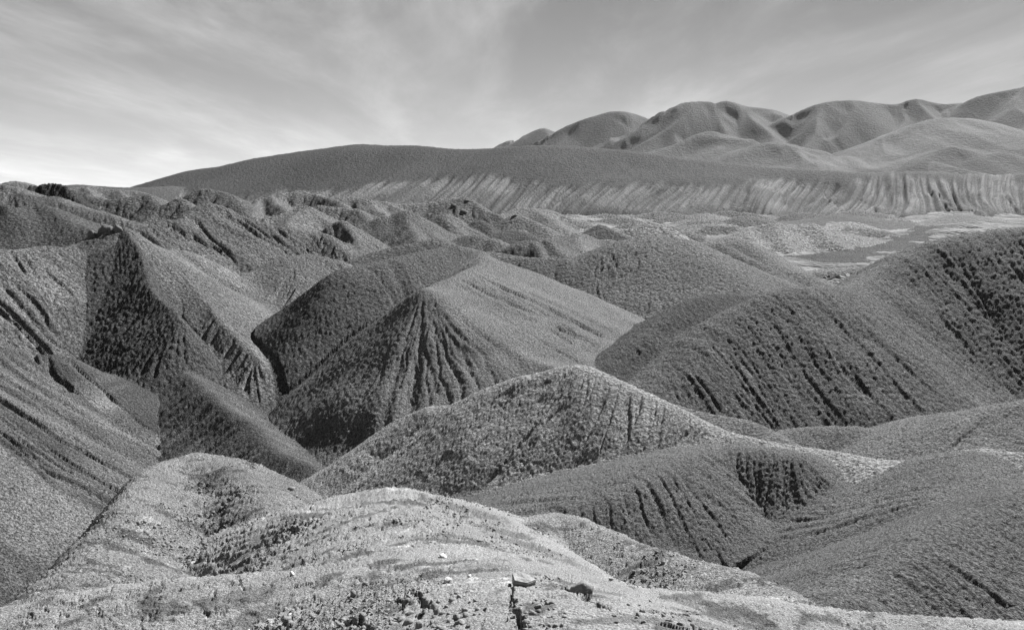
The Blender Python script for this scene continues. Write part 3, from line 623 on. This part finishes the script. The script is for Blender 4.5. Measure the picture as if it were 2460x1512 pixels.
# ------------------------------------------------------------------ materials
def clay(name, lam, spk=0.35, bump=1.0):
    """grainy clay whose grain is lam metres across"""
    m = bpy.data.materials.new(name); m.use_nodes = True
    nt = m.node_tree; nd, lk = nt.nodes, nt.links; nd.clear()
    out = N(nd, 'ShaderNodeOutputMaterial'); bs = N(nd, 'ShaderNodeBsdfPrincipled')
    bs.inputs['Roughness'].default_value = 0.95; bs.inputs['Specular IOR Level'].default_value = 0.1
    at_ = N(nd, 'ShaderNodeAttribute'); at_.attribute_name = 'tone'
    geo = N(nd, 'ShaderNodeNewGeometry')
    def noise(scale, det, rough):
        n_ = N(nd, 'ShaderNodeTexNoise'); n_.inputs['Scale'].default_value = scale; n_.inputs['Detail'].default_value = det; n_.inputs['Roughness'].default_value = rough
        lk.new(geo.outputs['Position'], n_.inputs['Vector']); return n_.outputs[0]
    n1 = noise(0.95 / lam, 3, 0.7)
    mr = N(nd, 'ShaderNodeMapRange'); mr.inputs[1].default_value = 0.36; mr.inputs[2].default_value = 0.64; mr.inputs[3].default_value = 1 - spk; mr.inputs[4].default_value = 1 + spk
    lk.new(n1, mr.inputs[0])
    v = M(nd, lk, 'MULTIPLY', at_.outputs['Fac'], mr.outputs[0])
    lk.new(v, bs.inputs['Base Color'])
    n2 = noise(0.5 / lam, 4, 0.72)
    bp = N(nd, 'ShaderNodeBump'); bp.inputs['Strength'].default_value = 1.0; bp.inputs['Distance'].default_value = 1.9 * lam * bump
    lk.new(n2, bp.inputs['Height']); lk.new(bp.outputs[0], bs.inputs['Normal'])
    lk.new(bs.outputs[0], out.inputs[0]); return m
BANDS = [(6, 0.010), (14, 0.024), (32, 0.06), (65, 0.115), (105, 0.20), (170, 0.33), (320, 0.55), (800, 1.1), (1e5, 6.0)]
MATS = [clay('clay_grain_%d' % i, lam, 0.55 if r < 10 else 0.72 if r < 400 else 0.25 if r < 1000 else 0.16, 1.2 if r < 10 else 2.2 if r < 400 else 0.7 if r < 1000 else 0.6) for i, (r, lam) in enumerate(BANDS)]
def band(r): return MATS[[i for i, (a, _) in enumerate(BANDS) if r <= a][0]]

# ------------------------------------------------------------------ terrain mesh
def build_terrain():
    NR = int(1300 * FINE)
    tin = np.linspace(-0.69, 0.69, int(1000 * FINE)); side_t = 0.70 + 0.5 * np.linspace(0, 1, int(36 * FINE) + 1)[1:] ** 1.5
    T = np.concatenate([-side_t[::-1], tin, side_t])
    # rows crowd where the ground faces the viewpoint
    tc = np.linspace(-1.2, 1.2, 150); lc = np.linspace(math.log(1.2), math.log(9000), 1500); yc = np.exp(lc)
    gx = (tc[:, None] * yc[None]).ravel(); gy = np.repeat(yc[None], len(tc), 0).ravel()
    h = macro(gx, gy)[0].reshape(len(tc), len(yc))
    e = h / yc[None]; cm = np.maximum.accumulate(e, axis=1)
    de = np.abs(np.diff(e, axis=1)); hidden = (cm[:, 1:] - e[:, 1:])
    wgt = de * np.where(hidden < 0.004, 1.0, np.where(hidden < 0.03, 0.55, np.where(hidden < 0.1, 0.3, 0.12))) + np.where(hidden < 0.004, 0.0007, 0.00026) + 0.00016 * sstep(300, 2000, yc[None, 1:])
    ker = np.exp(-0.5 * (np.arange(-6, 7) / 2.2) ** 2); ker /= ker.sum()
    wp = np.pad(wgt, ((6, 6), (0, 0)), mode='edge')
    wgt = sum(ker[i] * wp[i:i + len(tc)] for i in range(13))
    k2 = np.ones(9) / 9
    wgt = np.apply_along_axis(lambda a: np.convolve(np.pad(a, 4, mode='edge'), k2, 'valid'), 1, wgt)
    cum = np.concatenate([np.zeros((len(tc), 1)), np.cumsum(wgt, axis=1)], 1); cum /= cum[:, -1:]
    u = np.linspace(0, 1, NR)
    rows = np.array([np.interp(u, cum[i], lc) for i in range(len(tc))])      # log distance, coarse columns x rows
    fi = np.interp(T, tc, np.arange(len(tc))); i0 = np.minimum(fi.astype(int), len(tc) - 2); fr = (fi - i0)[:, None]
    Y = np.exp(rows[i0] * (1 - fr) + rows[i0 + 1] * fr)                       # columns x rows
    X = T[:, None] * Y
    nc = len(T)
    x = X.ravel(); y = Y.ravel()
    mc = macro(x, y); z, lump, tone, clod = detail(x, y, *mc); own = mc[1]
    V = np.stack([x, y, z], 1).astype(f32)
    G3 = V.reshape(nc, NR, 3); A = np.gradient(G3, axis=0); B = np.gradient(G3, axis=1)   # lumps stand out along the slope's normal
    nrm = np.cross(A, B).reshape(-1, 3); nrm /= np.maximum(np.linalg.norm(nrm, axis=1, keepdims=True), 1e-9)
    sm = nrm.reshape(nc, NR, 3).copy()
    for ax in (0, 1):
        for _ in range(3): sm = (np.roll(sm, 1, ax) + 2 * sm + np.roll(sm, -1, ax)) * 0.25
    nrm = sm.reshape(-1, 3); nrm /= np.maximum(np.linalg.norm(nrm, axis=1, keepdims=True), 1e-9)
    V = (V + nrm * lump[:, None]).astype(f32)
    ii = (np.arange(nc - 1)[:, None] * NR + np.arange(NR - 1)[None]).ravel()
    Q = np.stack([ii, ii + NR, ii + NR + 1, ii + 1], 1)
    fo = own[Q[:, 0]]
    # the dry riverbed, outlined on the valley floor
    bed = np.array([at(*p)[:2] for p in [(1905, 622, 160), (1960, 610, 172), (2075, 592, 196), (2150, 570, 230), (2190, 545, 300), (2235, 530, 340), (2260, 540, 312), (2220, 575, 222), (2180, 598, 188), (2110, 622, 162), (2060, 634, 150), (1960, 634, 150)]])
    cx = x[Q[:, 0]]; cy = y[Q[:, 0]]
    cand = np.nonzero((fo == -1) & (cx > bed[:, 0].min()) & (cx < bed[:, 0].max()) & (cy > bed[:, 1].min()) & (cy < bed[:, 1].max()))[0]
    ins = np.zeros(len(cand), bool); px = cx[cand] + 5 * perlin(cx[cand] / 9, cy[cand] / 9, 7); py = cy[cand] + 5 * perlin(cx[cand] / 9, cy[cand] / 9, 8)
    j = len(bed) - 1
    for i in range(len(bed)):
        c = ((bed[i, 1] > py) != (bed[j, 1] > py)) & (px < (bed[j, 0] - bed[i, 0]) * (py - bed[i, 1]) / (bed[j, 1] - bed[i, 1] + 1e-9) + bed[i, 0])
        ins ^= c; j = i
    fo = fo.astype(np.int32); fo[cand[ins]] = -2
    def emit(fid, name, label, mat, cat=None):
        f = Q[fo == fid]
        if len(f) == 0: print('no faces', name, label); return
        ids, inv = np.unique(f.ravel(), return_inverse=True)
        me = bpy.data.meshes.new(name)
        me.vertices.add(len(ids)); me.vertices.foreach_set('co', V[ids].ravel())
        me.loops.add(len(f) * 4); me.loops.foreach_set('vertex_index', inv.astype(np.int32))
        me.polygons.add(len(f)); me.polygons.foreach_set('loop_start', np.arange(0, len(f) * 4, 4, dtype=np.int32))
        me.polygons.foreach_set('use_smooth', np.ones(len(f), bool))
        a = me.attributes.new('tone', 'FLOAT', 'POINT')
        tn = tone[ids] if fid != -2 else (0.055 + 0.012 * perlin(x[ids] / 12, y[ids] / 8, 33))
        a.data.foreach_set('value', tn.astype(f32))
        me.update(calc_edges=True); me.validate() if False else None
        me.materials.append(band(float(np.median(y[ids]))))
        ob = bpy.data.objects.new(name, me); COL.objects.link(ob)
        ob['label'] = label
        if cat: ob['category'] = cat
        else: ob['kind'] = 'structure'
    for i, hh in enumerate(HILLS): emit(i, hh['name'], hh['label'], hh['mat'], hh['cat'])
    emit(-1, 'ground', 'valley floor of pale and grey silt between the hills', 'mid')
    emit(-2, 'riverbed', 'dark flat riverbed curving behind the largest right hill', 'mid')
    print('terrain', len(V), 'verts')
    k = np.nonzero((own >= 0) & (own <= 2) & (np.abs(x) < 0.75 * y) & (y > 2.4))[0]
    return V[k], nrm[k], own[k], clod[k], tone[k]
FV, FN, FO, FC, FT = build_terrain()

# ------------------------------------------------------------------ clods and stones on the foreground
def px_of(P):
    """picture coordinates of points"""
    c, s_ = math.cos(PITCH), math.sin(PITCH)
    dep = P[:, 1] * c - P[:, 2] * s_; up = P[:, 1] * s_ + P[:, 2] * c
    return 1229.5 + F * P[:, 0] / dep, 756 - F * up / dep
FX, FY = px_of(FV)
import bmesh
from mathutils import Matrix, Vector, noise as mnoise
def plain_clay(name, val, grain):
    m = bpy.data.materials.new(name); m.use_nodes = True
    nd, lk = m.node_tree.nodes, m.node_tree.links; bs = nd['Principled BSDF']
    bs.inputs['Roughness'].default_value = 0.95; bs.inputs['Specular IOR Level'].default_value = 0.1
    tc = N(nd, 'ShaderNodeNewGeometry'); nz = N(nd, 'ShaderNodeTexNoise'); nz.inputs['Scale'].default_value = 1 / grain; nz.inputs['Detail'].default_value = 4
    lk.new(tc.outputs['Position'], nz.inputs['Vector'])
    mr = N(nd, 'ShaderNodeMapRange'); mr.inputs[1].default_value = 0.3; mr.inputs[2].default_value = 0.7; mr.inputs[3].default_value = val * 0.7; mr.inputs[4].default_value = val * 1.25
    lk.new(nz.outputs[0], mr.inputs[0]); lk.new(mr.outputs[0], bs.inputs['Base Color'])
    bp = N(nd, 'ShaderNodeBump'); bp.inputs['Distance'].default_value = grain * 0.5; lk.new(nz.outputs[0], bp.inputs['Height']); lk.new(bp.outputs[0], bs.inputs['Normal'])
    return m
CLOD_M = plain_clay('clod_clay', 0.18, 0.006); PALE_M = plain_clay('white_mineral', 0.48, 0.008); SLAB_M = plain_clay('slab_clay', 0.24, 0.03); DARK_M = plain_clay('dark_rock', 0.10, 0.1)
def lump_mesh(name, seed, sub=2, flat=0.75, jag=0.35, mat=None, cut=0):
    bm = bmesh.new(); bmesh.ops.create_icosphere(bm, subdivisions=sub, radius=1.0)
    rr = random.Random(seed); off = Vector((rr.uniform(0, 50), rr.uniform(0, 50), rr.uniform(0, 50)))
    planes = [(Vector((rr.gauss(0, 1), rr.gauss(0, 1), rr.gauss(0, 0.7))).normalized(), rr.uniform(0.55, 0.9)) for _ in range(cut)]
    for v in bm.verts:
        p = v.co.copy()
        f = 1 + jag * mnoise.noise(p * 1.1 + off) + jag * 0.5 * mnoise.noise(p * 2.6 + off)
        p = p * f
        for nn, dd in planes:
            e = p.dot(nn) - dd
            if e > 0: p -= nn * e
        v.co = Vector((p.x, p.y, p.z * flat))
    me = bpy.data.meshes.new(name); bm.to_mesh(me); bm.free()
    for p in me.polygons: p.use_smooth = True
    if mat: me.materials.append(mat)
    return me
rs = np.random.RandomState(3)
CL = [lump_mesh('soil_clod', i, 2, 0.8, 0.8, CLOD_M, cut=5) for i in range(6)]
used = np.zeros(len(FV), bool)
def place(me, name, label, cat, loc, scale, group=None, tilt=0.5, sq=True):
    o = bpy.data.objects.new(name, me); COL.objects.link(o)
    o.location = loc; o.rotation_euler = (rs.uniform(-tilt, tilt), rs.uniform(-tilt, tilt), rs.uniform(0, 6.28))
    k = rs.uniform(0.75, 1.25, 3) if sq else np.ones(3)
    o.scale = tuple(scale * k)
    o['label'] = label; o['category'] = cat
    if group: o['group'] = group
    return o
def clod_patch(n, ell, label, group, s0, s1):
    X0, Y0, rx, ry = ell
    w = ((FX - X0) / rx) ** 2 + ((FY - Y0) / ry) ** 2
    k = np.nonzero((w < 1) & (FO == 0))[0]
    k = rs.choice(k, min(n * 8, len(k)), replace=False); done = []
    for i in k:
        if len(done) >= n: break
        sz = rs.uniform(s0, s1) * (1.15 - 0.5 * w[i])
        p = FV[i]
        if any((p[0] - q_[0]) ** 2 + (p[1] - q_[1]) ** 2 < (0.75 * (sz + q_[2])) ** 2 for q_ in done): continue
        done.append((p[0], p[1], sz))
        place(CL[rs.randint(6)], 'soil_clod', label, 'clod', (float(p[0]), float(p[1]), float(p[2]) - 0.05 * sz), sz, group)
clod_patch(80, (1040, 1475, 130, 60), 'lumpy clay clod heaped around the crack left of the flat slab', 'clods around the left crack', 0.008, 0.022)
clod_patch(45, (1290, 1485, 70, 50), 'clay clod crumbled beside the long black crack under the flat slab', 'clods beside the long crack', 0.007, 0.018)
clod_patch(50, (870, 1490, 100, 40), 'clay clod in the crumbled patch at the bottom edge left of centre', 'clods at the bottom edge', 0.008, 0.018)
clod_patch(60, (1600, 1480, 130, 42), 'clay clod in the rough dark patch right of the hollow block', 'clods in the dark patch', 0.007, 0.017)
def on(X, Y):
    i = int(np.argmin((FX - X) ** 2 + (FY - Y) ** 2 + 0.02 * FV[:, 1] ** 2)); return FV[i]
for n_, (X, Y, sz, lab) in enumerate([(1076, 1396, 0.022, 'brightest white stone, just right of the left crack'), (1062, 1337, 0.030, 'white crumbly stone patch above the left crack'), (1128, 1384, 0.014, 'small white pebble between left crack and flat slab'),
                                      (698, 1479, 0.016, 'white pebble on the pale crust at lower left'), (702, 1377, 0.018, 'white pebble on the edge of the pale crust band')]):
    p = on(X, Y); place(lump_mesh('white_stone', 40 + n_, 2, 0.6, 0.4, PALE_M, 3), 'white_stone', lab, 'stone', (float(p[0]), float(p[1]), float(p[2]) + 0.2 * sz), sz, tilt=0.2)
def slab():
    p = on(1258, 1402)
    pts = [(-0.050, -0.028), (0.012, -0.050), (0.062, -0.018), (0.030, 0.030), (-0.012, 0.052), (-0.052, 0.040)]
    bm = bmesh.new(); top = [bm.verts.new((a, b, 0.012 + 0.05 * b)) for a, b in pts]; bot = [bm.verts.new((a * 0.9, b * 0.9, -0.035)) for a, b in pts]
    bm.faces.new(top); bm.faces.new(bot[::-1])
    for i in range(6): j = (i + 1) % 6; bm.faces.new((top[j], top[i], bot[i], bot[j]))
    bmesh.ops.recalc_face_normals(bm, faces=bm.faces)
    bmesh.ops.bevel(bm, geom=[e for e in bm.edges], offset=0.004, segments=2, affect='EDGES')
    me = bpy.data.meshes.new('flat_slab'); bm.to_mesh(me); bm.free(); me.materials.append(SLAB_M)
    o = bpy.data.objects.new('flat_slab', me); COL.objects.link(o); o.location = (float(p[0]), float(p[1]), float(p[2]) + 0.022); o.rotation_euler = (0.02, 0.08, 0.15)
    o['label'] = 'smooth flat clay slab tilted at the head of the long black crack'; o['category'] = 'slab'
slab()
p = on(1402, 1424); place(lump_mesh('hollow_block', 77, 3, 0.7, 0.5, CLOD_M, 5), 'clay_block', 'dark-sided clay block over a black hollow, right of the slab', 'block', (float(p[0]), float(p[1]), float(p[2]) + 0.01), 0.055, tilt=0.15)
far_rocks = [(1091, 489, 1.3, 'upper black rock on the slope of the centre distance hill'), (1112, 505, 1.7, 'long black rock below the other one on the centre distance hill'), (1121, 480, 1.0, 'black rock cap on the summit of the centre distance hill'), (1236, 517, 1.0, 'tiny black boulder perched on a pale slope in the distance')]
for n_, ((X, Y, sz, lab), (x_, y_)) in enumerate(zip(far_rocks, pick([(a[0], a[1] + 2) for a in far_rocks], 150, 270, 900))):
    z_ = float(surf([x_], [y_])[0]); place(lump_mesh('rock', 60 + n_, 2, 0.7, 0.4, DARK_M, 4), 'rock', lab, 'rock', (x_, y_, z_ - 0.15 * sz), sz * 0.8, tilt=0.3)
near_rocks = [(256, 550, 0.75, 'dark boulder crowning the left end of the rock rib'), (284, 552, 0.65, 'dark boulder at the head of the rock rib, right of its twin'), (222, 564, 0.6, 'dark block jutting from the left shoulder of the rock rib')]
for n_, ((X, Y, sz, lab), (x_, y_)) in enumerate(zip(near_rocks, pick([(a[0], a[1]) for a in near_rocks], 60, 100, 900))):
    z_ = float(surf([x_], [y_])[0]); place(lump_mesh('boulder', 70 + n_, 3, 0.9, 0.4, DARK_M, 5), 'boulder', lab, 'boulder', (x_, y_, z_ - 0.25 * sz), sz * 0.85, tilt=0.3)
def crumbs(n):
    """the countless small clods of the crust, one mesh"""
    w = np.where(FO == 0, np.clip(FC - 0.35, 0, 1), np.clip(FC - 0.15, 0, 1)) ** 1.5
    w = w * (FX > -150) * (FX < 2600)
    idx = rs.choice(len(FV), n, replace=False, p=w / w.sum())
    ico = bmesh.new(); bmesh.ops.create_icosphere(ico, subdivisions=1, radius=1.0)
    bv = np.array([v.co[:] for v in ico.verts]); bf = np.array([[v.index for v in f.verts] for f in ico.faces]); ico.free()
    P = FV[idx]; r = np.linalg.norm(P[:, :2], axis=1)
    sz = 0.0042 * np.exp(rs.normal(0, 0.45, n)) * np.clip(r / 4.0, 0.9, 2.6)
    rot = rs.uniform(0, 6.28, n); sq = rs.uniform(0.65, 1.35, (n, 3)) * np.array([1, 1, 0.75])
    jit = 1 + rs.uniform(-0.28, 0.28, (n, len(bv)))
    B = bv[None] * jit[..., None] * sq[:, None] * sz[:, None, None]
    c, s_ = np.cos(rot)[:, None], np.sin(rot)[:, None]
    Vx = B[..., 0] * c - B[..., 1] * s_ + P[:, 0:1]; Vy = B[..., 0] * s_ + B[..., 1] * c + P[:, 1:2]; Vz = B[..., 2] + P[:, 2:3] + (sz * 0.25)[:, None]
    VV = np.stack([Vx, Vy, Vz], -1).reshape(-1, 3).astype(f32)
    FF = (bf[None] + (np.arange(n) * len(bv))[:, None, None]).reshape(-1).astype(np.int32); nf = len(FF) // 3
    me = bpy.data.meshes.new('crumbled_soil'); me.vertices.add(len(VV)); me.vertices.foreach_set('co', VV.ravel())
    me.loops.add(len(FF)); me.loops.foreach_set('vertex_index', FF); me.polygons.add(nf); me.polygons.foreach_set('loop_start', np.arange(0, nf * 3, 3, dtype=np.int32))
    me.update(calc_edges=True); me.materials.append(CLOD_M)
    o = bpy.data.objects.new('crumbled_soil', me); COL.objects.link(o); o['kind'] = 'stuff'; o['label'] = 'fine crumbled clay clods littering the foreground mounds'
crumbs(14000)

# ------------------------------------------------------------------ the air
def air():
    bm = bmesh.new(); bmesh.ops.create_cube(bm, size=1.0)
    for v in bm.verts: v.co = Vector((v.co.x * 24000, -60 + (v.co.y + 0.5) * 9300, -45 + (v.co.z + 0.5) * 700))
    me = bpy.data.meshes.new('haze'); bm.to_mesh(me); bm.free()
    m = bpy.data.materials.new('thin_haze'); m.use_nodes = True; nd, lk = m.node_tree.nodes, m.node_tree.links; nd.clear()
    out = N(nd, 'ShaderNodeOutputMaterial'); pv = N(nd, 'ShaderNodeVolumePrincipled'); pv.inputs['Color'].default_value = (0.95, 0.95, 0.95, 1); pv.inputs['Density'].default_value = 1.4e-5
    lk.new(pv.outputs[0], out.inputs['Volume']); me.materials.append(m)
    o = bpy.data.objects.new('haze', me); COL.objects.link(o); o['kind'] = 'stuff'; o['label'] = 'thin pale haze of the air toward the mountains'
air()
